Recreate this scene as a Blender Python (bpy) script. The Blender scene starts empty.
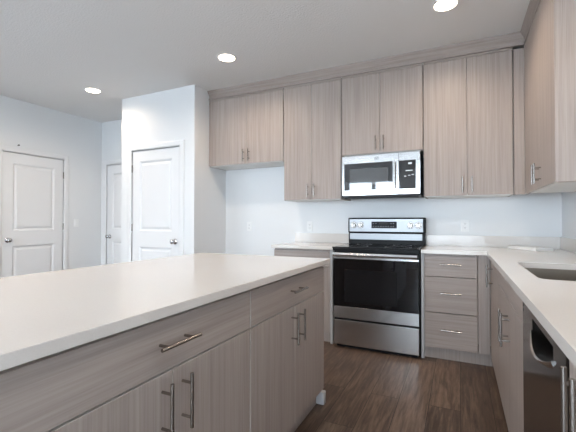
import bpy, bmesh, math, random
from mathutils import Vector, Matrix
C = bpy.context.scene.collection
S = bpy.context.scene
PI = math.pi

# ---------------------------------------------------------------- camera
cam_d = bpy.data.cameras.new('camera'); cam_d.sensor_width = 36.0
cam_d.lens = 361.04 / 576 * 36.0; cam_d.clip_start = 0.02
cam = bpy.data.objects.new('camera', cam_d); C.objects.link(cam)
cam.location = (0, 0, 1.1544); cam.rotation_euler = (PI/2 + 0.0137, 0, 0.443)
S.camera = cam

# ---------------------------------------------------------------- sky, portals, exposure
SKY_STRENGTH = 10.5
LAMP_STRENGTH = 12.0
LAMP_WATTS = 33.0
S.view_settings.view_transform = 'Standard'; S.view_settings.look = 'None'
S.view_settings.gamma = 1.0; S.view_settings.use_curve_mapping = False
S.view_settings.exposure = 0.5
w = bpy.data.worlds.new('sky'); S.world = w; w.use_nodes = True
bg = w.node_tree.nodes['Background']
bg.inputs['Color'].default_value = (0.73, 0.865, 1.0, 1); bg.inputs['Strength'].default_value = SKY_STRENGTH
S.cycles.max_bounces = 12; S.cycles.diffuse_bounces = 8; S.cycles.glossy_bounces = 5
S.cycles.use_denoising = True
S.cycles.sample_clamp_indirect = 6.0

REAR_Y = -2.8; LEFT_X = -5.075; RIGHT_X = 0.80; CEIL = 2.70; HALL_Y = 3.86; BACK_Y = 3.83
# rear glazing openings (x0, x1, z0, z1)
REAR_OPEN = [(-4.85, -4.15, 0.05, 2.25), (-2.80, -1.35, 0.05, 2.25), (-0.95, 0.64, 0.05, 2.25)]  # first opening is added to brighten the hall and pantry side
LEFT_OPEN = [(-2.6, -0.6, 0.70, 2.20)]      # in the left wall, (y0, y1, z0, z1), well behind the camera
def portal(name, loc, rot, sx, sy):
    d = bpy.data.lights.new(name, 'AREA'); d.shape = 'RECTANGLE'; d.size = sx; d.size_y = sy
    d.cycles.is_portal = True
    o = bpy.data.objects.new(name, d); C.objects.link(o); o.location = loc; o.rotation_euler = rot
for x0, x1, z0, z1 in REAR_OPEN:      # area light -Z must point into the room (+Y)
    portal('sky_portal', ((x0+x1)/2, REAR_Y-0.1, (z0+z1)/2), (PI/2, 0, 0), x1-x0, z1-z0)
for y0, y1, z0, z1 in LEFT_OPEN:
    portal('sky_portal', (LEFT_X-0.1, (y0+y1)/2, (z0+z1)/2), (PI/2, 0, -PI/2), y1-y0, z1-z0)

# ---------------------------------------------------------------- materials
def new_mat(name):
    m = bpy.data.materials.new(name); m.use_nodes = True
    return m, m.node_tree.nodes, m.node_tree.links, m.node_tree.nodes['Principled BSDF']
def plain(name, col, rough=0.5, metal=0.0, bump=None, spec=None):
    m, n, l, b = new_mat(name)
    b.inputs['Base Color'].default_value = (*col, 1); b.inputs['Roughness'].default_value = rough
    b.inputs['Metallic'].default_value = metal
    if spec is not None: b.inputs['Specular IOR Level'].default_value = spec
    tc = n.new('ShaderNodeTexCoord')
    nz = n.new('ShaderNodeTexNoise'); l.new(tc.outputs['Object'], nz.inputs['Vector'])
    nz.inputs['Scale'].default_value = bump[0] if bump else 8.0; nz.inputs['Detail'].default_value = 3
    if bump:
        bp = n.new('ShaderNodeBump'); bp.inputs['Strength'].default_value = bump[1]; bp.inputs['Distance'].default_value = bump[2]
        l.new(nz.outputs['Fac'], bp.inputs['Height']); l.new(bp.outputs['Normal'], b.inputs['Normal'])
    else:
        mr = n.new('ShaderNodeMapRange'); mr.inputs['To Min'].default_value = rough*0.92; mr.inputs['To Max'].default_value = min(1, rough*1.08)
        l.new(nz.outputs['Fac'], mr.inputs['Value']); l.new(mr.outputs['Result'], b.inputs['Roughness'])
    return m
def laminate(name, horizontal, c0, c1, c2):
    m, n, l, b = new_mat(name)
    tc = n.new('ShaderNodeTexCoord'); oi = n.new('ShaderNodeObjectInfo')
    off = n.new('ShaderNodeVectorMath'); off.operation = 'SCALE'; off.inputs[0].default_value = (3.1, 5.7, 9.3)
    l.new(oi.outputs['Random'], off.inputs['Scale'])
    add = n.new('ShaderNodeVectorMath'); l.new(tc.outputs['Object'], add.inputs[0]); l.new(off.outputs[0], add.inputs[1])
    def streak(scale_across, scale_along, detail):
        mp = n.new('ShaderNodeMapping')
        mp.inputs['Scale'].default_value = (scale_along, scale_along, scale_across) if horizontal else (scale_across, scale_across, scale_along)
        l.new(add.outputs[0], mp.inputs['Vector'])
        z = n.new('ShaderNodeTexNoise'); z.inputs['Scale'].default_value = 1.0; z.inputs['Detail'].default_value = detail
        z.inputs['Roughness'].default_value = 0.6; z.inputs['Distortion'].default_value = 0.3
        l.new(mp.outputs[0], z.inputs['Vector']); return z
    a = streak(52, 1.1, 4); c = streak(190, 3.0, 3)
    mx = n.new('ShaderNodeMix'); mx.inputs['Factor'].default_value = 0.42
    l.new(a.outputs['Fac'], mx.inputs['A']); l.new(c.outputs['Fac'], mx.inputs['B'])
    r = n.new('ShaderNodeValToRGB'); e = r.color_ramp.elements
    e[0].position = 0.30; e[0].color = (*c0, 1); e[1].position = 0.70; e[1].color = (*c2, 1)
    q = r.color_ramp.elements.new(0.5); q.color = (*c1, 1)
    l.new(mx.outputs['Result'], r.inputs['Fac']); l.new(r.outputs['Color'], b.inputs['Base Color'])
    b.inputs['Roughness'].default_value = 0.42; b.inputs['Specular IOR Level'].default_value = 0.35
    return m
LAM = ((0.278, 0.232, 0.207), (0.362, 0.306, 0.276), (0.425, 0.366, 0.333))
M = {}
M['wood_v'] = laminate('taupe_laminate_vertical_grain', False, *LAM)
M['wood_h'] = laminate('taupe_laminate_horizontal_grain', True, *LAM)
M['wall'] = plain('white_wall_paint', (0.75, 0.765, 0.775), 0.42, bump=(160, 0.12, 0.002))
M['ceiling'] = plain('ceiling_paint', (0.75, 0.745, 0.74), 0.9, bump=(70, 0.55, 0.006))
M['trimw'] = plain('white_trim_paint', (0.75, 0.76, 0.77), 0.38)
M['white'] = plain('white_plastic', (0.82, 0.83, 0.83), 0.35)
M['melamine'] = plain('white_melamine', (0.78, 0.77, 0.74), 0.4)
M['nickel'] = plain('brushed_nickel', (0.34, 0.315, 0.29), 0.24, 1.0)
M['steel'] = plain('stainless_steel', (0.60, 0.595, 0.59), 0.2, 1.0)
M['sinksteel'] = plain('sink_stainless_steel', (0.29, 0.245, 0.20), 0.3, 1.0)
M['chrome'] = plain('polished_chrome', (0.55, 0.55, 0.56), 0.08, 1.0)
M['blackglass'] = plain('black_glass', (0.004, 0.004, 0.005), 0.03, spec=0.5)
M['windowglass'] = plain('oven_window_glass', (0.010, 0.010, 0.011), 0.05, spec=0.3)
M['mwmesh'] = plain('microwave_window_screen', (0.075, 0.08, 0.085), 0.03)
M['mwglass'] = plain('microwave_black_glass', (0.005, 0.005, 0.006), 0.03)
for k in ('mwmesh', 'mwglass'): M[k].node_tree.nodes['Principled BSDF'].inputs['IOR'].default_value = 2.1
M['keyprint'] = plain('dim_key_print', (0.10, 0.105, 0.11), 0.5)
M['band'] = plain('pale_laminate_edge_band', (0.56, 0.52, 0.49), 0.45)
M['black'] = plain('black_enamel', (0.008, 0.008, 0.009), 0.35, spec=0.15)
M['edge'] = plain('pale_grey_edge_panel', (0.47, 0.46, 0.455), 0.45)
M['guardsteel'] = plain('brushed_backguard_steel', (0.26, 0.265, 0.27), 0.34, 1.0)
M['darkgap'] = plain('dark_plastic', (0.02, 0.02, 0.02), 0.6)
M['blacksteel'] = plain('black_stainless', (0.06, 0.052, 0.048), 0.16, 0.85)
M['mark'] = plain('pale_print', (0.7, 0.74, 0.78), 0.5)
M['greyprint'] = plain('grey_print', (0.30, 0.31, 0.33), 0.5)
M['outlet_dark'] = plain('slot_dark', (0.10, 0.10, 0.10), 0.6)
M['concrete'] = plain('patio_concrete', (0.62, 0.62, 0.61), 0.9, bump=(20, 0.3, 0.01))

def make_quartz():
    m, n, l, b = new_mat('white_quartz')
    tc = n.new('ShaderNodeTexCoord'); z = n.new('ShaderNodeTexNoise'); l.new(tc.outputs['Object'], z.inputs['Vector'])
    z.inputs['Scale'].default_value = 260; z.inputs['Detail'].default_value = 2
    r = n.new('ShaderNodeValToRGB'); r.color_ramp.elements[0].position = 0.3; r.color_ramp.elements[1].position = 0.6
    r.color_ramp.elements[0].color = (0.655, 0.617, 0.58, 1); r.color_ramp.elements[1].color = (0.675, 0.638, 0.60, 1)
    l.new(z.outputs['Fac'], r.inputs['Fac']); l.new(r.outputs['Color'], b.inputs['Base Color'])
    b.inputs['Roughness'].default_value = 0.11; b.inputs['Specular IOR Level'].default_value = 0.5
    return m
M['quartz'] = make_quartz()

def make_floor():
    m, n, l, b = new_mat('dark_plank_floor')
    tc = n.new('ShaderNodeTexCoord'); sp = n.new('ShaderNodeSeparateXYZ'); l.new(tc.outputs['Object'], sp.inputs[0])
    cb = n.new('ShaderNodeCombineXYZ'); l.new(sp.outputs['Y'], cb.inputs['X']); l.new(sp.outputs['X'], cb.inputs['Y'])
    br = n.new('ShaderNodeTexBrick'); l.new(cb.outputs[0], br.inputs['Vector'])
    br.inputs['Scale'].default_value = 1.0; br.inputs['Brick Width'].default_value = 1.22; br.inputs['Row Height'].default_value = 0.18
    br.inputs['Mortar Size'].default_value = 0.0016; br.inputs['Mortar Smooth'].default_value = 0.2; br.offset = 0.37
    br.inputs['Color1'].default_value = (0, 0, 0, 1); br.inputs['Color2'].default_value = (1, 1, 1, 1); br.inputs['Mortar'].default_value = (0.5, 0.5, 0.5, 1)
    # grain shifted per plank
    add = n.new('ShaderNodeVectorMath'); l.new(tc.outputs['Object'], add.inputs[0])
    sc = n.new('ShaderNodeVectorMath'); sc.operation = 'SCALE'; l.new(br.outputs['Color'], sc.inputs[0]); sc.inputs['Scale'].default_value = 7.0
    l.new(sc.outputs[0], add.inputs[1])
    mp = n.new('ShaderNodeMapping'); mp.inputs['Scale'].default_value = (30, 2.4, 1); l.new(add.outputs[0], mp.inputs['Vector'])
    z = n.new('ShaderNodeTexNoise'); z.inputs['Scale'].default_value = 1.6; z.inputs['Detail'].default_value = 8; z.inputs['Roughness'].default_value = 0.68; z.inputs['Distortion'].default_value = 0.35
    l.new(mp.outputs[0], z.inputs['Vector'])
    mx = n.new('ShaderNodeMix'); mx.inputs['Factor'].default_value = 0.15
    l.new(z.outputs['Fac'], mx.inputs['A'])
    sx = n.new('ShaderNodeSeparateXYZ'); l.new(br.outputs['Color'], sx.inputs[0]); l.new(sx.outputs['X'], mx.inputs['B'])
    r = n.new('ShaderNodeValToRGB'); e = r.color_ramp.elements
    e[0].position = 0.27; e[0].color = (0.030, 0.019, 0.014, 1); e[1].position = 0.68; e[1].color = (0.215, 0.15, 0.11, 1)
    q = e.new(0.47); q.color = (0.096, 0.064, 0.047, 1)
    l.new(mx.outputs['Result'], r.inputs['Fac'])
    mm = n.new('ShaderNodeMix'); mm.data_type = 'RGBA'; mm.inputs['B'].default_value = (0.012, 0.009, 0.008, 1)
    l.new(br.outputs['Fac'], mm.inputs['Factor']); l.new(r.outputs['Color'], mm.inputs['A']); l.new(mm.outputs['Result'], b.inputs['Base Color'])
    b.inputs['Specular IOR Level'].default_value = 0.3
    rr = n.new('ShaderNodeMapRange'); rr.inputs['To Min'].default_value = 0.24; rr.inputs['To Max'].default_value = 0.46
    l.new(z.outputs['Fac'], rr.inputs['Value']); l.new(rr.outputs['Result'], b.inputs['Roughness'])
    bp = n.new('ShaderNodeBump'); bp.inputs['Strength'].default_value = 0.25; bp.inputs['Distance'].default_value = 0.002
    l.new(z.outputs['Fac'], bp.inputs['Height']); l.new(bp.outputs['Normal'], b.inputs['Normal'])
    return m
M['floor'] = make_floor()

def make_pane():
    m, n, l, b = new_mat('window_glass'); n.remove(b)
    t = n.new('ShaderNodeBsdfTransparent'); g = n.new('ShaderNodeBsdfGlossy'); g.inputs['Roughness'].default_value = 0.02
    mx = n.new('ShaderNodeMixShader'); mx.inputs[0].default_value = 0.07
    l.new(t.outputs[0], mx.inputs[1]); l.new(g.outputs[0], mx.inputs[2]); l.new(mx.outputs[0], n['Material Output'].inputs['Surface'])
    return m
M['pane'] = make_pane()
def make_lamp():
    m, n, l, b = new_mat('lit_lamp_lens')
    b.inputs['Base Color'].default_value = (0.9, 0.88, 0.84, 1)
    b.inputs['Emission Color'].default_value = (1.0, 0.80, 0.60, 1); b.inputs['Emission Strength'].default_value = LAMP_STRENGTH
    return m
M['lamp'] = make_lamp()

# ---------------------------------------------------------------- mesh builder
class MB:
    def __init__(self): self.bm = bmesh.new(); self.mi = 0
    def _absorb(self, t):
        me = bpy.data.meshes.new('tmp'); t.to_mesh(me); t.free()
        n0 = len(self.bm.faces); self.bm.from_mesh(me); bpy.data.meshes.remove(me)
        self.bm.faces.ensure_lookup_table()
        for f in self.bm.faces[n0:]: f.material_index = self.mi
        return self
    def box(self, x0, x1, y0, y1, z0, z1, bevel=0.0, seg=2):
        t = bmesh.new(); bmesh.ops.create_cube(t, size=1)
        for v in t.verts:
            v.co = Vector(((x0+x1)/2 + v.co.x*(x1-x0), (y0+y1)/2 + v.co.y*(y1-y0), (z0+z1)/2 + v.co.z*(z1-z0)))
        if bevel: bmesh.ops.bevel(t, geom=list(t.edges), offset=bevel, segments=seg, profile=0.5, affect='EDGES')
        return self._absorb(t)
    def prism(self, pts, z0, z1, bevel=0.0):
        t = bmesh.new(); vs = [t.verts.new((x, y, z0)) for x, y in pts]; f = t.faces.new(vs)
        g = bmesh.ops.extrude_face_region(t, geom=[f])
        for v in [q for q in g['geom'] if isinstance(q, bmesh.types.BMVert)]: v.co.z = z1
        bmesh.ops.recalc_face_normals(t, faces=list(t.faces))
        if bevel: bmesh.ops.bevel(t, geom=list(t.edges), offset=bevel, segments=2, profile=0.5, affect='EDGES')
        return self._absorb(t)
    def sweep(self, prof, path_fn, n):
        """prof: closed list of 2-D points; path_fn(i, (a, b)) -> 3-D point"""
        t = bmesh.new(); rings = [[t.verts.new(path_fn(i, p)) for p in prof] for i in range(n)]
        k = len(prof)
        for i in range(n-1):
            for j in range(k): t.faces.new((rings[i][j], rings[i][(j+1) % k], rings[i+1][(j+1) % k], rings[i+1][j]))
        t.faces.new(list(reversed(rings[0]))); t.faces.new(rings[-1])
        bmesh.ops.recalc_face_normals(t, faces=list(t.faces)); return self._absorb(t)
    def tube(self, pts, r, seg=14, cap=True):
        t = bmesh.new(); pts = [Vector(p) for p in pts]; rings = []
        up = None
        for i, p in enumerate(pts):
            d = (pts[min(i+1, len(pts)-1)] - pts[max(i-1, 0)]).normalized()
            if up is None: up = Vector((0, 0, 1)) if abs(d.z) < 0.9 else Vector((1, 0, 0))
            a = d.cross(up).normalized(); b2 = a.cross(d).normalized(); up = b2
            rr = r[i] if isinstance(r, (list, tuple)) else r
            rings.append([t.verts.new(p + (a*math.cos(q) + b2*math.sin(q))*rr) for q in (2*PI*k/seg for k in range(seg))])
        for i in range(len(rings)-1):
            for j in range(seg):
                f = t.faces.new((rings[i][j], rings[i][(j+1) % seg], rings[i+1][(j+1) % seg], rings[i+1][j])); f.smooth = True
        if cap:
            for rg_ in (rings[0], rings[-1]):
                f = t.faces.new(rg_)
                for e in f.edges: e.smooth = False
        bmesh.ops.recalc_face_normals(t, faces=list(t.faces)); return self._absorb(t)
    def quadloops(self, loops, close=True):
        """loops: list of rings (same length) of 3-D points, skinned; last is capped"""
        t = bmesh.new(); rs = [[t.verts.new(p) for p in lp] for lp in loops]; k = len(rs[0])
        for i in range(len(rs)-1):
            for j in range(k): t.faces.new((rs[i][j], rs[i][(j+1) % k], rs[i+1][(j+1) % k], rs[i+1][j]))
        if close: t.faces.new(rs[-1])
        return self._absorb(t)
    def build(self, name, mats, parent=None, loc=None):
        me = bpy.data.meshes.new(name); self.bm.to_mesh(me); self.bm.free()
        for m in (mats if isinstance(mats, (list, tuple)) else [mats]): me.materials.append(m)
        o = bpy.data.objects.new(name, me); C.objects.link(o)
        if parent: o.parent = parent
        if loc: o.location = loc
        return o
def box(name, m, parent, x0, x1, y0, y1, z0, z1, bevel=0.0):
    return MB().box(x0, x1, y0, y1, z0, z1, bevel).build(name, m, parent)
def thing(name, label, cat, loc=(0, 0, 0), rz=0.0, group=None, kind=None):
    o = bpy.data.objects.new(name, None); C.objects.link(o); o.location = loc; o.rotation_euler = (0, 0, rz)
    o.empty_display_size = 0.1
    return tag(o, label, cat, group, kind)
def tag(o, label, cat, group=None, kind=None):
    o['label'] = label; o['category'] = cat
    if group: o['group'] = group
    if kind: o['kind'] = kind
    return o
def struct(o, label, cat): return tag(o, label, cat, None, 'structure')
def holed_slab(name, outer, holes, z0, z1, m, parent=None):
    t = bmesh.new()
    for lp in [outer] + holes:
        vs = [t.verts.new((x, y, z1)) for x, y in lp]
        for i in range(len(vs)): t.edges.new((vs[i], vs[(i+1) % len(vs)]))
    bmesh.ops.triangle_fill(t, edges=list(t.edges), use_beauty=True)
    bmesh.ops.recalc_face_normals(t, faces=list(t.faces))
    g = bmesh.ops.extrude_face_region(t, geom=list(t.faces))
    for v in [q for q in g['geom'] if isinstance(q, bmesh.types.BMVert)]: v.co.z = z0
    bmesh.ops.recalc_face_normals(t, faces=list(t.faces))
    b = MB(); b._absorb(t); return b.build(name, m, parent)
def rrect(x0, x1, y0, y1, r, n=6):
    out = []
    for cx, cy, a0 in ((x1-r, y1-r, 0), (x0+r, y1-r, 90), (x0+r, y0+r, 180), (x1-r, y0+r, 270)):
        for k in range(n+1):
            a = math.radians(a0 + 90*k/n); out.append((cx + r*math.cos(a), cy + r*math.sin(a)))
    return out

# ---------------------------------------------------------------- the shell of the room
HOOD = 0.12
struct(box('floor', M['floor'], None, LEFT_X-HOOD, RIGHT_X+HOOD, REAR_Y-0.2, HALL_Y+HOOD, -0.12, 0), 'dark brown wood plank floor running between the island and the cabinets', 'floor')
struct(box('ceiling', M['ceiling'], None, LEFT_X-HOOD, RIGHT_X+HOOD, REAR_Y-0.2, HALL_Y+HOOD, CEIL, CEIL+0.12), 'grey white textured ceiling with round recessed lights', 'ceiling')
def wall_y(name, label, y0, y1, x0, x1, openings):
    b = MB(); cur = x0
    for a0, a1, z0, z1 in sorted(openings):
        b.box(cur, a0, y0, y1, 0, CEIL); b.box(a0, a1, y0, y1, z1, CEIL)
        if z0 > 0: b.box(a0, a1, y0, y1, 0, z0)
        cur = a1
    b.box(cur, x1, y0, y1, 0, CEIL)
    return struct(b.build(name, M['wall']), label, 'wall')
def wall_x(name, label, x0, x1, y0, y1, openings):
    b = MB(); cur = y0
    for a0, a1, z0, z1 in sorted(openings):
        b.box(x0, x1, cur, a0, 0, CEIL); b.box(x0, x1, a0, a1, z1, CEIL)
        if z0 > 0: b.box(x0, x1, a0, a1, 0, z0)
        cur = a1
    b.box(x0, x1, cur, y1, 0, CEIL)
    return struct(b.build(name, M['wall']), label, 'wall')
LD = (2.497, 3.257)      # left wall door, y range
PD = (-3.672, -2.912)    # pantry door, x range
HD = (-4.945, -4.185)    # hall door, x range
DH = 2.018
wall_x('wall_left', 'plain white wall at the far left with a white panel door in it', LEFT_X-HOOD, LEFT_X, REAR_Y-0.2, HALL_Y+HOOD, LEFT_OPEN + [(LD[0], LD[1], 0, DH)])
wall_y('wall_hall', 'narrow strip of white hall wall between left wall and pantry', HALL_Y, HALL_Y+HOOD, LEFT_X, -3.862, [(HD[0], HD[1], 0, DH)])
PX0, PX1, PY = -3.862, -2.70, 3.222
wall_y('wall_pantry', 'bright white pantry front wall around the middle panel door', PY, PY+0.1, PX0, PX1, [(PD[0], PD[1], 0, DH)])
wall_x('wall_alcove', 'white side of the pantry facing the empty fridge space', PX1-0.1, PX1, PY+0.1, HALL_Y+HOOD, [])
wall_x('wall_passage', 'hidden side of the pantry facing the hall', PX0, PX0+0.1, PY+0.1, HALL_Y+HOOD, [])
wall_y('wall_back', 'white kitchen wall behind the range and the counters', BACK_Y, HALL_Y+HOOD, PX1, RIGHT_X+HOOD, [])
wall_x('wall_right', 'white wall at the right behind the sink counter', RIGHT_X, RIGHT_X+HOOD, REAR_Y-0.2, BACK_Y, [])
wall_y('wall_rear', 'white wall behind the camera with wide glazing', REAR_Y-0.2, REAR_Y, LEFT_X, RIGHT_X, REAR_OPEN)
struct(box('ground', M['concrete'], None, -14, 10, REAR_Y-12, REAR_Y-0.2, -0.32, -0.12), 'pale concrete patio outside the rear glazing', 'ground')
def window(name, label, loc, rz, w_, z0, z1, mull):
    t = struct(thing(name, label, 'window', loc, rz), label, 'window')
    b = MB(); f = 0.055
    b.box(0, f, -0.05, 0.05, z0, z1); b.box(w_-f, w_, -0.05, 0.05, z0, z1); b.box(f, w_-f, -0.05, 0.05, z1-f, z1); b.box(f, w_-f, -0.05, 0.05, z0, z0+f)
    for k in range(1, mull): b.box(w_*k/mull-0.045, w_*k/mull+0.045, -0.04, 0.04, z0+f, z1-f)
    b.build('window_frame', M['trimw'], t)
    for k in range(mull):
        box('pane', M['pane'], t, w_*k/mull+0.045 if k else f, w_*(k+1)/mull-0.045 if k < mull-1 else w_-f, -0.004, 0.004, z0+f, z1-f)
    return t
for i, (nm, lb) in enumerate((('window_1', 'tall white framed glazing behind the camera, opposite the microwave'), ('window_3', 'tall white framed glazing behind the camera, opposite the sink run'), ('window_added', 'added white framed glazing behind the camera, brightening the pantry and hall'))):
    q = REAR_OPEN[(1, 2, 0)[i]]
    window(nm, lb, (q[0], REAR_Y-0.12, 0), 0, q[1]-q[0], q[2], q[3], 2)
window('window_2', 'white framed window in the left wall behind the camera', (LEFT_X-0.06, LEFT_OPEN[0][0], 0), PI/2, LEFT_OPEN[0][1]-LEFT_OPEN[0][0], LEFT_OPEN[0][2], LEFT_OPEN[0][3], 3)

# interior doors, built facing -Y: x from 0 to width, wall face at y = 0
def panel_door(name, label, loc, rz, w_, knob_left, casing_sides=(1, 1), hinge_right=None):
    t = struct(thing(name, label, 'door', loc, rz), label, 'door')
    g = 0.0015; yf = 0.003; st = 0.118; z0 = 0.012; z1 = DH - 0.0035
    b = MB(); r1 = (0.84, 1.03); pans = [(0.25, r1[0]), (r1[1], z1-0.128)]
    x0, x1 = g, w_-g
    b.box(x0, x0+st, yf, yf+0.035, z0, z1); b.box(x1-st, x1, yf, yf+0.035, z0, z1)
    for a, c in ((z0, 0.25), r1, (z1-0.128, z1)): b.box(x0+st, x1-st, yf, yf+0.035, a, c)
    def ring(u0, u1, v0, v1, i, y): return [(u0+i, y, v0+i), (u1-i, y, v0+i), (u1-i, y, v1-i), (u0+i, y, v1-i)]
    for v0, v1 in pans:
        u0, u1 = x0+st, x1-st
        b.quadloops([ring(u0, u1, v0, v1, i, yf+d) for i, d in ((0, 0), (0.006, 0.003), (0.020, 0.013), (0.030, 0.013), (0.052, 0.004), (0.058, 0.004))])
    b.build('door_slab', M['trimw'], t)
    b = MB(); cw = 0.066
    prof = [(0, 0.0), (0.0, -0.010), (0.012, -0.016), (cw-0.012, -0.016), (cw, -0.011), (cw, 0.0)]   # across, out
    if casing_sides[0]: b.sweep(prof, lambda i, p: (-0.004-p[0], p[1], (0, DH+0.004+p[0])[i]), 2)
    if casing_sides[1]: b.sweep(prof, lambda i, p: (w_+0.004+p[0], p[1], (0, DH+0.004+p[0])[i]), 2)
    b.sweep(prof, lambda i, p: ((-0.004-p[0]*casing_sides[0], w_+0.004+p[0]*casing_sides[1])[i], p[1], DH+0.004+p[0]), 2)
    b.build('casing', M['trimw'], t)
    b = MB(); b.box(-0.004, 0.0, 0.0, 0.1, 0, DH); b.box(w_, w_+0.004, 0.0, 0.1, 0, DH); b.box(-0.004, w_+0.004, 0.0, 0.1, DH, DH+0.004)
    b.box(0, w_, 0.048, 0.09, 0.0, DH); b.build('jamb', M['trimw'], t)
    kx = 0.066 if knob_left else w_-0.066; kz = 0.915
    b = MB()
    prof = [(yf, 0.032), (yf-0.006, 0.032), (yf-0.010, 0.026), (yf-0.012, 0.012), (yf-0.030, 0.011), (yf-0.036, 0.019), (yf-0.044, 0.026), (yf-0.054, 0.0275), (yf-0.064, 0.024), (yf-0.069, 0.012), (yf-0.070, 0.002)]
    b.tube([(kx, y, kz) for y, r in prof], [r for y, r in prof], 20); b.build('door_knob', M['chrome'], t)
    hx = w_-0.001 if knob_left else 0.001
    for hz in (0.235, 1.075, 1.80):
        b = MB(); b.tube([(hx, -0.004, hz-0.045), (hx, -0.004, hz+0.045)], 0.0065, 10); b.box(hx-0.014, hx+0.014, 0.004, 0.012, hz-0.044, hz+0.044)
        b.build('hinge', M['nickel'], t)
    return t
panel_door('door_1', 'white two panel door in the left wall, chrome knob at its left', (LEFT_X, LD[0], 0), PI/2, LD[1]-LD[0], True)
panel_door('door_2', 'white two panel pantry door, chrome knob at its right', (PD[0], PY, 0), 0, PD[1]-PD[0], False)
panel_door('door_3', 'white hall door half hidden behind the pantry corner', (HD[0], HALL_Y, 0), 0, HD[1]-HD[0], True)
for nm, lb, bx in (('baseboard_left', 'white baseboard along the left wall', (LEFT_X, LEFT_X+0.014, 3.33, HALL_Y)),
                   ('baseboard_pantry', 'white baseboard along the foot of the pantry wall', (-2.84, PX1+0.014, PY-0.014, PY)),
                   ('baseboard_alcove', 'white baseboard in the empty fridge space', (PX1, PX1+0.014, PY, BACK_Y)),
                   ('baseboard_back', 'white baseboard on the wall of the fridge space', (PX1+0.014, -1.70, BACK_Y-0.014, BACK_Y))):
    struct(box(nm, M['trimw'], None, *bx, 0, 0.09, 0.003), lb, 'baseboard')

# ---------------------------------------------------------------- cabinets
# built facing -Y: x from 0 to width, door faces at y = 0, carcass from y = 0.02 to depth
DT = 0.019
def bar_handle(parent, a, b2, inset=0.03, out=0.038, r=0.0055):
    """a, b2: ends of the bar as (x, z); the face is at y = 0"""
    h = MB(); A = Vector((a[0], -out, a[1])); B = Vector((b2[0], -out, b2[1])); d = (B-A).normalized()
    h.tube([A, B], r, 14)
    for p in (A+d*inset, B-d*inset): h.tube([(p.x, -out, p.z), (p.x, 0.0, p.z)], r*0.8, 10)
    return h.build('handle', M['nickel'], parent)
def cabinet(name, label, cat, loc, rz, w_, d, z0, z1, fronts, group=None, toe=True, extra=None, inner='melamine', skin='wood_v', top=True):
    t = thing(name, label, cat, loc, rz, group)
    b = MB(); k = 0.018; y0 = 0.0205
    b.box(0, k, y0, d, z0, z1); b.box(w_-k, w_, y0, d, z0, z1)
    b.box(k, w_-k, d-k, d, z0, z1)
    if top: b.box(k, w_-k, y0, d-k, z1-k, z1)
    b.mi = 1 if not toe else 0
    b.box(k, w_-k, y0, d-k, z0, z0+k)
    b.build('carcass', [M[skin], M[inner]], t)
    if toe: box('toe_kick', M[skin], t, 0, w_, 0.045, 0.06, 0, z0)
    for f in fronts:
        kind, x0, x1, a0, a1, hd = f
        o = box(kind, M['wood_h' if kind in ('drawer', 'false_front') else 'wood_v'], t, x0+0.0015, x1-0.0015, 0.0, DT, a0+0.0015, a1-0.0015, 0.0014)
        o.data.materials.append(M['band'])
        for p in o.data.polygons:
            if abs(p.normal.y) < 0.5: p.material_index = 1
        if hd: bar_handle(o, *hd)
    if not toe: box('top_rail', M['wood_h'], t, 0.002, w_-0.002, 0.001, 0.02, z1-0.019, z1-0.003, 0.001)
    if extra: extra(t)
    return t
L = 0.08
def V(x, a, b2): return ((x, a), (x, b2))

# --- island, fronts face +X at x = -0.778; local x runs along +Y
IX = -0.778
def island_unit(y0, y1, label, c):
    w_ = y1-y0; c = c-y0
    return cabinet('island_cabinet', label, 'cabinet', (IX, y0, 0), PI/2, w_, 0.60, 0.10, 0.882, [
        ('drawer', 0, w_, 0.714, 0.868, ((c-0.082, 0.797), (c+0.082, 0.797))),
        ('door', 0, c, 0.10, 0.711, V(c-0.042, 0.525, 0.690)),
        ('door', c, w_, 0.10, 0.711, V(c+0.042, 0.525, 0.690))], group='island cabinets')
island_unit(1.2815, 2.172, 'island base cabinet at the far end, nearer the range', 1.726)
island_unit(0.300, 1.2785, 'island base cabinet in the near foreground', 0.835)
def island_panel():
    t = struct(thing('wall_island', 'low white wall carrying the island overhang on the doors side', 'wall', (0, 0, 0)), 'low white wall carrying the island overhang on the doors side', 'wall')
    box('low_wall', M['wall'], t, -1.50, -1.382, 0.300, 2.172, 0, 0.882)
    box('end_panel', M['wood_v'], t, -1.378, -0.80, 0.280, 0.298, 0.0, 0.882)
    return t
island_panel()
b = MB(); b.box(-1.50, -0.838, 2.1745, 2.188, 0, 0.085, 0.003); b.box(-0.838, -0.772, 2.150, 2.192, 0.0, 0.078, 0.006)
struct(b.build('baseboard_island', M['edge']), 'short white baseboard end at the foot of the island', 'baseboard')
o = MB().box(-1.762, -0.746, 0.245, 2.205, 0.8835, 0.914, 0.0025).build('island_countertop', M['quartz'])
tag(o, 'long white quartz countertop on the island', 'countertop')

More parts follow.
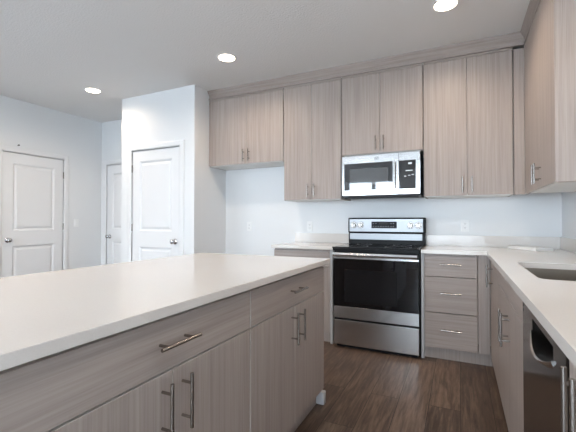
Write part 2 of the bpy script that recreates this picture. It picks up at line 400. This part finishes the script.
# --- base cabinets on the back wall, faces at y = 3.253
BY = 3.253
def left_extra(t):
    box('end_strip', M['edge'], t, 0.598, 0.622, -0.004, 0.55, 0.0, 0.882, 0.001)
cabinet('base_cabinet', 'grey base cabinet left of the range, mostly hidden by the island', 'cabinet', (-1.70, BY, 0), 0, 0.596, BACK_Y-BY-0.005, 0.10, 0.882, [
    ('drawer', 0, 0.596, 0.714, 0.868, None),
    ('door', 0, 0.298, 0.10, 0.711, V(0.298-0.042, 0.525, 0.69)),
    ('door', 0.298, 0.596, 0.10, 0.711, V(0.298+0.042, 0.525, 0.69))], extra=left_extra)
def drawer_extra(t):
    box('end_strip', M['edge'], t, -0.024, -0.001, -0.003, 0.55, 0.0, 0.882, 0.001)
    box('corner_filler', M['wood_v'], t, 0.403, 0.487, 0.002, 0.02, 0.10, 0.882, 0.001)
    box('corner_toe_kick', M['wood_v'], t, 0.40, 0.52, 0.045, 0.06, 0.0, 0.10)
cabinet('drawer_cabinet', 'grey base cabinet with three drawers right of the range', 'cabinet', (-0.271, BY, 0), 0, 0.400, BACK_Y-BY-0.005, 0.10, 0.882, [
    ('drawer', 0, 0.4, 0.692, 0.868, ((0.126, 0.797), (0.280, 0.797))),
    ('drawer', 0, 0.4, 0.395, 0.689, ((0.126, 0.560), (0.280, 0.560))),
    ('drawer', 0, 0.4, 0.10, 0.392, ((0.126, 0.260), (0.280, 0.260)))], extra=drawer_extra)

# --- right run, faces at x = 0.215 facing -X; local x runs along -Y
RX = 0.216; RD = RIGHT_X-RX-0.005
def right_unit(name, label, ya, yb, fronts, extra=None, top=True):
    return cabinet(name, label, 'cabinet', (RX, ya, 0), -PI/2, ya-yb, RD, 0.10, 0.882, fronts, extra=extra, top=top)
def corner_extra(t): box('corner_filler', M['wood_v'], t, -0.155, 0.0, 0.0, 0.019, 0.10, 0.882, 0.001)
right_unit('base_cabinet', 'narrow base cabinet in the inner corner left of the sink cabinet', 3.05, 2.593, [
    ('door', 0, 0.457, 0.10, 0.868, V(0.055, 0.672, 0.836))], corner_extra)
SW = 0.985
right_unit('sink_cabinet', 'base cabinet under the sink with a pair of tall handles', 2.59, 1.605, [
    ('false_front', 0, SW, 0.765, 0.868, None),
    ('door', 0, 0.53, 0.10, 0.762, V(0.53-0.042, 0.55, 0.71)),
    ('door', 0.53, SW, 0.10, 0.762, V(0.53+0.042, 0.55, 0.71))], top=False)
right_unit('base_cabinet', 'base cabinet nearest the camera, right of the dishwasher', 0.985, 0.40, [
    ('door', 0, 0.163, 0.10, 0.880, V(0.134, 0.70, 0.876)),
    ('door', 0.163, 0.585, 0.10, 0.880, V(0.194, 0.70, 0.876))])

# --- countertops
CT0, CT1 = 0.8835, 0.914
cl = tag(MB().box(-1.718, -1.062, 3.223, 3.829, CT0, CT1, 0.0025).build('countertop', M['quartz']), 'short white quartz countertop left of the range', 'countertop')
box('backsplash', M['quartz'], cl, -1.718, -1.062, 3.809, 3.829, CT1+0.0003, 1.016, 0.0015)
SINK = rrect(0.300, 0.70, 1.80, 2.485, 0.05)
outer = [(-0.294, 3.223), (0.192, 3.223), (0.192, 0.385), (0.799, 0.385), (0.799, 3.829), (-0.294, 3.829)]
cr = tag(holed_slab('countertop', outer, [SINK], CT0, CT1, M['quartz']), 'L shaped white quartz countertop with the sink cut into it', 'countertop')
b = MB(); b.box(-0.294, 0.799, 3.809, 3.829, CT1+0.0003, 1.016, 0.0015); b.box(0.779, 0.799, 0.385, 3.8085, CT1+0.0003, 1.016, 0.0015); b.build('backsplash', M['quartz'], cr)

# --- sink
def ring3(x0, x1, y0, y1, r, z): return [(x, y, z) for x, y in rrect(x0, x1, y0, y1, r)]
sk = thing('sink', 'undermount stainless steel sink set in the right counter', 'sink', (0.504, 2.125, 0.69))
b = MB(); dx, dy, dz = 0.504, 2.125, 0.69
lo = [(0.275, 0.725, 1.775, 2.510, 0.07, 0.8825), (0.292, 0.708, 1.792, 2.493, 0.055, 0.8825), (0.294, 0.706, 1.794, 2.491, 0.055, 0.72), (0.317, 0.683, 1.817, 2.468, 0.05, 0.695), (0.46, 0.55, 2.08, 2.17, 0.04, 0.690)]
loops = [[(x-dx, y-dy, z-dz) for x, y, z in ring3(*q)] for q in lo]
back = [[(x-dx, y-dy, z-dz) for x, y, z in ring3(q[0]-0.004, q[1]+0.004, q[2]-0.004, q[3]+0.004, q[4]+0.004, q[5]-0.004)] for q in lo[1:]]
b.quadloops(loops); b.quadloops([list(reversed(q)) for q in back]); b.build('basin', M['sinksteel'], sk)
b = MB(); b.tube([(0, 0, 0.001), (0, 0, 0.005)], [0.044, 0.040], 24); b.mi = 1; b.tube([(0, 0, 0.0051), (0, 0, 0.0056)], 0.028, 20)
b.build('drain', [M['steel'], M['darkgap']], sk)

# --- upper cabinets on the back wall, faces at y = 3.48
UY = 3.48; UT = 2.597; UB = 1.372; UD = BACK_Y-UY-0.003
def upper(label, x0, x1, zb, seam, handles, extra=None, group='upper cabinets on the back wall'):
    w_ = x1-x0
    return cabinet('upper_cabinet', label, 'cabinet', (x0, UY, 0), 0, w_, UD, zb, UT, [
        ('door', 0.002, seam-x0, zb+0.003, UT-0.022, V(handles[0]-x0, zb+0.03, zb+0.165)),
        ('door', seam-x0, w_-0.004, zb+0.003, UT-0.022, V(handles[1]-x0, zb+0.03, zb+0.165))], group, toe=False, extra=extra)
upper('short upper cabinet over the empty fridge space beside the pantry', -2.699, -1.704, 1.80, -2.168, (-2.205, -2.133))
upper('tall upper cabinet between the fridge space and the microwave', -1.700, -1.060, UB, -1.380, (-1.418, -1.346))
upper('short upper cabinet directly above the microwave', -1.056, -0.294, 1.80, -0.680, (-0.718, -0.644))
def upper_extra(t): box('corner_filler', M['wood_v'], t, 0.702, 0.776, 0.004, 0.02, UB, UT-0.022, 0.001)
upper('tall upper cabinet right of the microwave, beside the corner', -0.290, 0.408, UB, 0.064, (0.027, 0.101), upper_extra)
# --- right upper cabinet, face at x = 0.486 facing -X
UX = 0.487
def ru_extra(t):
    box('corner_filler', M['wood_v'], t, -0.10, 0.0, 0.0, 0.019, UB, UT-0.006, 0.001)
    box('end_panel', M['wood_v'], t, 0.905, 0.923, 0.0, RIGHT_X-UX-0.003, UB, UT, 0.001)
    b = MB(); b.box(0.80, 0.812, 0.255, 0.285, UB-0.018, UB-0.0002, 0.002); b.build('bracket', M['darkgap'], t)
cabinet('upper_cabinet', 'upper cabinet on the right wall above the sink counter', 'cabinet', (UX, 3.38, 0), -PI/2, 0.904, RIGHT_X-UX-0.003, UB, UT, [
    ('door', 0.001, 0.485, UB+0.003, UT-0.022, V(0.447, UB+0.03, UB+0.165)),
    ('door', 0.485, 0.903, UB+0.003, UT-0.022, V(0.523, UB+0.03, UB+0.165))], toe=False, extra=ru_extra)
# --- crown moulding, mitred round the inner corner
prof = [(0.0, 0.0), (-0.022, 0.0), (-0.022, 0.016), (-0.014, 0.022), (-0.014, 0.046), (-0.024, 0.060), (-0.046, 0.086), (-0.050, 0.0985), (0.0, 0.0985)]
b = MB()
# out: negative towards the room
ends = [lambda o, z: (-2.699, UY+0.02+o, UT+0.003+z), lambda o, z: (UX+0.02+o, UY+0.02+o, UT+0.003+z), lambda o, z: (UX+0.02+o, 2.456, UT+0.003+z)]
b.sweep(prof, lambda i, p: ends[i](*p), 3)
struct(b.build('trim_1', M['wood_h']), 'stepped taupe crown moulding between the upper cabinets and ceiling', 'trim')

# ---------------------------------------------------------------- range
RXA, RXB = -1.054, -0.304; RW = RXB-RXA
rg = thing('range', 'freestanding stainless steel electric range with black oven door', 'range', (RXA, 3.19, 0))
# local: x 0..RW, y 0 = door face
b = MB(); b.box(0, RW, 0.035, 0.60, 0.03, 0.895); b.box(0.02, RW-0.02, 0.05, 0.55, 0.0, 0.03); b.build('body', M['black'], rg)
dr = box('drawer', M['steel'], rg, 0.004, RW-0.004, 0.0, 0.033, 0.032, 0.256, 0.004)
b = MB(); b.box(0.004, RW-0.004, 0.002, 0.033, 0.274, 0.862, 0.003); od = b.build('oven_door', M['blackglass'], rg)
box('door_band', M['steel'], od, 0.004, RW-0.004, -0.003, 0.002, 0.274, 0.378, 0.001)
box('oven_window', M['windowglass'], od, 0.11, RW-0.18, -0.0005, 0.002, 0.42, 0.715, 0.0002)
box('door_top_strip', M['steel'], od, 0.004, RW-0.004, -0.002, 0.002, 0.812, 0.829, 0.0005)
hb = MB()
n = 15; pts = []
hb.sweep([(-0.012, -0.017), (0.004, -0.019), (0.012, -0.010), (0.012, 0.010), (0.004, 0.019), (-0.012, 0.017), (-0.017, 0.0)], lambda i, p: (0.012 + (RW-0.024)*i/(n-1), -0.036 - 0.010*math.sin(PI*i/(n-1)) + p[0], 0.853+p[1]), n)
for x in (0.035, RW-0.035): hb.box(x-0.016, x+0.016, -0.03, 0.003, 0.843, 0.863, 0.002)
hb.build('handle', M['steel'], od)
b = MB(); b.box(0.0, RW, -0.012, 0.03, 0.884, 0.905, 0.002); b.build('front_rail', M['black'], rg)
b = MB(); b.box(-0.004, RW+0.004, -0.014, 0.565, 0.9055, 0.9175, 0.003); b.mi = 1; b.box(0.02, RW-0.02, 0.012, 0.54, 0.9175, 0.9195, 0.0005)
ck = b.build('cooktop', [M['black'], M['blackglass']], rg)
for cx, cy, rr in ((0.19, 0.14, 0.10), (0.56, 0.14, 0.115), (0.19, 0.42, 0.075), (0.56, 0.42, 0.085)):
    t = bmesh.new(); k = 36
    ro = [t.verts.new((cx+rr*math.cos(2*PI*i/k), cy+rr*math.sin(2*PI*i/k), 0.9199)) for i in range(k)]
    ri = [t.verts.new((cx+(rr-0.004)*math.cos(2*PI*i/k), cy+(rr-0.004)*math.sin(2*PI*i/k), 0.9199)) for i in range(k)]
    for i in range(k): t.faces.new((ro[i], ro[(i+1) % k], ri[(i+1) % k], ri[i]))
    MB()._absorb(t).build('burner_ring', M['greyprint'], ck)
# backguard: side profile swept along x
b = MB(); b.box(-0.006, RW+0.006, 0.545, 0.60, 0.9176, 1.030, 0.004); b.box(-0.010, RW+0.010, 0.535, 0.605, 1.030, 1.188, 0.010); gb = b.build('backguard', M['black'], rg)
box('control_panel', M['guardsteel'], gb, 0.006, RW-0.014, 0.5315, 0.536, 1.044, 1.174, 0.0015)
box('splash_panel', M['guardsteel'], gb, 0.008, RW-0.022, 0.540, 0.546, 0.962, 1.026, 0.0015)
ds = box('display', M['black'], gb, 0.237, 0.490, 0.529, 0.5316, 1.080, 1.148, 0.001)
for r_ in range(2):
    for c_ in range(9):
        if r_ == 1 and 2 <= c_ <= 6: continue
        box('key', M['mark'], ds, 0.255+0.025*c_, 0.263+0.025*c_, 0.5284, 0.529, 1.096+0.030*r_, 1.100+0.030*r_)
b = MB(); b.box(0.315, 0.405, 0.5285, 0.529, 1.120, 1.140); b.build('clock_window', M['darkgap'], ds)
for x in (0.052, 0.125, RW-0.128, RW-0.055):
    b = MB(); z = 1.112
    b.tube([(x, 0.5315, z), (x, 0.527, z), (x, 0.5265, z)], [0.034, 0.034, 0.030], 24)
    b.tube([(x, 0.527, z), (x, 0.508, z), (x, 0.505, z)], [0.025, 0.022, 0.019], 24); b.box(x-0.005, x+0.005, 0.499, 0.508, z-0.021, z+0.021, 0.002)
    kn = b.build('knob', M['nickel'], gb)
    box('pointer_mark', M['darkgap'], kn, x-0.0015, x+0.0015, 0.4985, 0.4992, z+0.006, z+0.020)
def emblem(parent, x, y, z, r):
    """round badge with a ring and two script letters, on a face looking towards -Y"""
    b = MB(); k = 28
    b.tube([(x + r*math.cos(2*PI*i/k), y-0.001, z + r*math.sin(2*PI*i/k)) for i in range(k+1)], r*0.10, 6)
    e = b.build('emblem', M['keyprint'], parent)
    cu = bpy.data.curves.new('emblem_letters', 'FONT'); cu.body = 'GE'; cu.size = r*1.15; cu.extrude = 0.0004; cu.align_x = 'CENTER'; cu.align_y = 'CENTER'
    tmp = bpy.data.objects.new('tmp', cu); C.objects.link(tmp); bpy.context.view_layer.update()
    me = bpy.data.meshes.new_from_object(tmp.evaluated_get(bpy.context.evaluated_depsgraph_get())); bpy.data.objects.remove(tmp); bpy.data.curves.remove(cu)
    me.materials.clear(); me.materials.append(M['keyprint'])
    l = bpy.data.objects.new('emblem_letters', me); C.objects.link(l); l.parent = parent
    l.location = (x, y-0.0006, z); l.rotation_euler = (PI/2, 0, 0)
emblem(od, RW/2, -0.003, 0.326, 0.019)

# ---------------------------------------------------------------- microwave
MX0, MX1, MY = -1.036, -0.314, 3.42; MWW = MX1-MX0
mw = thing('microwave', 'over the range stainless steel microwave with black window', 'microwave', (MX0, MY, 1.398))
b = MB(); b.box(0.002, MWW-0.002, 0.03, 0.395, -0.012, 0.388, 0.002); b.build('body', M['black'], mw)
# the whole front in steel with openings: door and control side
split = 0.535; zt = 0.384
b = MB()
b.box(0, split, 0.0, 0.03, 0.308, zt, 0.002); b.box(0, split, 0.0, 0.03, 0.0, 0.052, 0.002); b.box(0, 0.022, 0.0, 0.03, 0.052, 0.308); b.box(0.484, split, 0.0, 0.03, 0.052, 0.308)
md = b.build('door', M['steel'], mw)
box('door_glass', M['mwglass'], md, 0.022, 0.484, 0.003, 0.03, 0.052, 0.308)
box('window_screen', M['mwmesh'], md, 0.075, 0.440, 0.0022, 0.003, 0.10, 0.255)
b = MB(); b.tube([(0.502, -0.032, 0.058), (0.502, -0.032, 0.300)], 0.0095, 14)
for z in (0.085, 0.273): b.tube([(0.502, -0.032, z), (0.502, 0.001, z)], 0.008, 10)
b.build('handle', M['steel'], md)
b = MB(); b.box(split+0.002, MWW, 0.0, 0.03, 0.308, zt, 0.002); b.box(split+0.002, MWW, 0.0, 0.03, 0.0, 0.052, 0.002); b.box(split+0.15, MWW, 0.0, 0.03, 0.052, 0.308)
mc = b.build('control_side', M['steel'], mw)
box('control_panel', M['mwglass'], mc, split+0.002, split+0.15, 0.002, 0.03, 0.052, 0.308)
box('clock_display', M['mark'], mc, split+0.085, split+0.115, 0.0012, 0.002, 0.272, 0.288)
box('key_print', M['mark'], mc, split+0.062, split+0.122, 0.0012, 0.002, 0.210, 0.219)
for i, q in enumerate((0.050, 0.085, 0.115)): box('key_print', M['mark'], mc, split+q, split+q+0.018, 0.0012, 0.002, 0.160+0.006*i, 0.168+0.006*i)
b = MB(); b.box(0.02, MWW-0.02, 0.02, 0.06, -0.026, -0.012, 0.002); b.box(0.0, MWW, 0.004, 0.03, -0.012, -0.001); b.build('vent_grille', M['darkgap'], mw)
emblem(md, 0.335, -0.0005, 0.347, 0.016)

# ---------------------------------------------------------------- dishwasher, facing -X
DWA, DWB = 1.602, 0.990; DW = DWA-DWB
dw = thing('dishwasher', 'black stainless dishwasher with a bowed handle beside the sink cabinet', 'dishwasher', (RX, DWA, 0), -PI/2)
b = MB(); b.box(0.004, DW-0.004, 0.03, 0.56, 0.10, 0.878); b.box(0.02, DW-0.02, 0.06, 0.5, 0.0, 0.10); b.build('body', M['black'], dw)
box('toe_panel', M['black'], dw, 0.004, DW-0.004, 0.05, 0.06, 0.012, 0.098)
# front with a scooped pocket: outline drawn in (x, z), turned upright
PA, PB, PT, PZ = 0.20, 0.49, 0.838, 0.782
def pocket(n=14): return [(PA, PT)] + [(PA+(PB-PA)*k/n, PZ+0.016-0.034*math.sin(PI*k/n)**0.8 if 0 < k < n else PZ+0.016) for k in range(n+1)] + [(PB, PT)]
o = holed_slab('door', [(0.004, 0.105), (DW-0.004, 0.105), (DW-0.004, 0.868), (0.004, 0.868)], [pocket()], 0.0, 0.030, M['blacksteel'], dw)
o.data.transform(Matrix.Rotation(PI/2, 4, 'X')); o.data.transform(Matrix.Translation((0, 0.026, 0)))
dd = o
box('pocket', M['blackglass'], dd, PA-0.004, PB+0.004, 0.0262, 0.0285, PZ-0.03, PT+0.004)
b = MB(); pk = pocket(28)[1:-1]
b.sweep([(0.012, -0.010), (-0.004, -0.012), (-0.022, -0.004), (-0.026, 0.002), (-0.020, 0.004), (0.012, 0.000)], lambda i, p: (pk[i][0], (p[0]+0.004)*(0.25+0.75*math.sin(PI*i/(len(pk)-1)))-0.004, pk[i][1]+p[1]), len(pk))
b.build('pocket_lip', M['steel'], dd)
b = MB()
for k in range(2): b.box(0.012, 0.022, -0.0052, -0.004, 0.822+0.018*k, 0.832+0.018*k)
b.build('vent', M['darkgap'], dd)
b = MB(); b.box(0.29, 0.49, -0.0046, -0.004, 0.850, 0.854); b.build('trim_line', M['nickel'], dd)

# ---------------------------------------------------------------- small things
def outlet(label, x, z):
    t = thing('outlet', label, 'outlet', (x, BACK_Y, z), 0, 'outlets on the kitchen wall')
    box('cover_plate', M['white'], t, -0.035, 0.035, -0.006, 0.0, -0.0575, 0.0575, 0.002)
    for s in (-1, 1):
        r = box('receptacle', M['white'], t, -0.017, 0.017, -0.008, -0.0055, s*0.0195-0.014, s*0.0195+0.014, 0.001)
        b = MB()
        for q in (-0.007, 0.006): b.box(q-0.0012, q+0.0012, -0.0084, -0.008, s*0.0195-0.003, s*0.0195+0.006)
        b.tube([(0, -0.0079, s*0.0195-0.008), (0, -0.0084, s*0.0195-0.008)], 0.0025, 8); b.build('slots', M['outlet_dark'], r)
    return t
outlet('white wall outlet inside the empty fridge space', -2.344, 1.085)
outlet('white wall outlet above the short counter left of the range', -1.540, 1.093)
outlet('white wall outlet right of the range above the drawer cabinet', 0.049, 1.110)
sw = thing('light_switch', 'white light switch on the left wall beside the door', 'switch', (LEFT_X, 3.452, 1.125), PI/2)
box('cover_plate', M['white'], sw, -0.035, 0.035, -0.006, 0.0, -0.0575, 0.0575, 0.002)
box('rocker', M['white'], sw, -0.016, 0.016, -0.010, -0.006, -0.033, 0.033, 0.002)
tag(MB().tube([(LEFT_X, 2.67, 2.118), (LEFT_X+0.018, 2.67, 2.118), (LEFT_X+0.024, 2.67, 2.118)], [0.006, 0.006, 0.010], 10).build('wall_peg', M['darkgap']), 'tiny dark peg on the white wall just above the left door', 'peg')
# white slab lying in the counter corner
a = math.atan2(-0.30, 0.17)
b = MB(); b.box(0, 0.335, 0, 0.145, 0, 0.021, 0.002); sl = b.build('board', M['white']); sl.location = (0.385, 3.732, CT1+0.0005); sl.rotation_euler = (0, 0, a)
tag(sl, 'thin white board lying on the counter in the corner by the backsplash', 'board')

# ceiling lights
def downlight(label, x, y):
    t = thing('ceiling_light', label, 'light', (x, y, CEIL), 0, 'recessed ceiling lights')
    k = 40; lo = [(0.098, 0.0), (0.097, -0.004), (0.090, -0.006), (0.075, -0.0035)]
    MB().quadloops([[(r*math.cos(2*PI*i/k), -r*math.sin(2*PI*i/k), z) for i in range(k)] for r, z in lo], close=False).build('trim_ring', M['trimw'], t)
    MB().quadloops([[(r*math.cos(2*PI*i/k), -r*math.sin(2*PI*i/k), z) for i in range(k)] for r, z in ((0.075, -0.0034), (0.074, -0.0045), (0.02, -0.0050))]).build('lens', M['lamp'], t)
    d = bpy.data.lights.new('ceiling_light_beam', 'SPOT'); d.energy = LAMP_WATTS; d.color = (1.0, 0.82, 0.64); d.shadow_soft_size = 0.07
    d.spot_size = math.radians(163); d.spot_blend = 0.75
    o = bpy.data.objects.new('ceiling_light_beam', d); C.objects.link(o); o.parent = t; o.location = (0, 0, -0.012)
downlight('round lit ceiling light above the counter run, rightmost of three', -0.08, 2.79)
downlight('round lit ceiling light in front of the fridge space cabinet', -1.98, 2.82)
downlight('round lit ceiling light left of the pantry corner', -3.91, 2.855)
for y in (0.95, -0.95):  # out-of-view lights added to raise the general fill in the room
    for x in (-1.98, -3.91):
        downlight('added unseen fill light over the open room behind the island', x, y)
downlight('added unseen fill light over the open room near the left wall', -3.90, 1.65)  # added out of view to brighten the left wall and hall
downlight('added unseen fill light above the sink', 0.28, 1.60)  # added out of view to warm the right upper cabinet's end panel
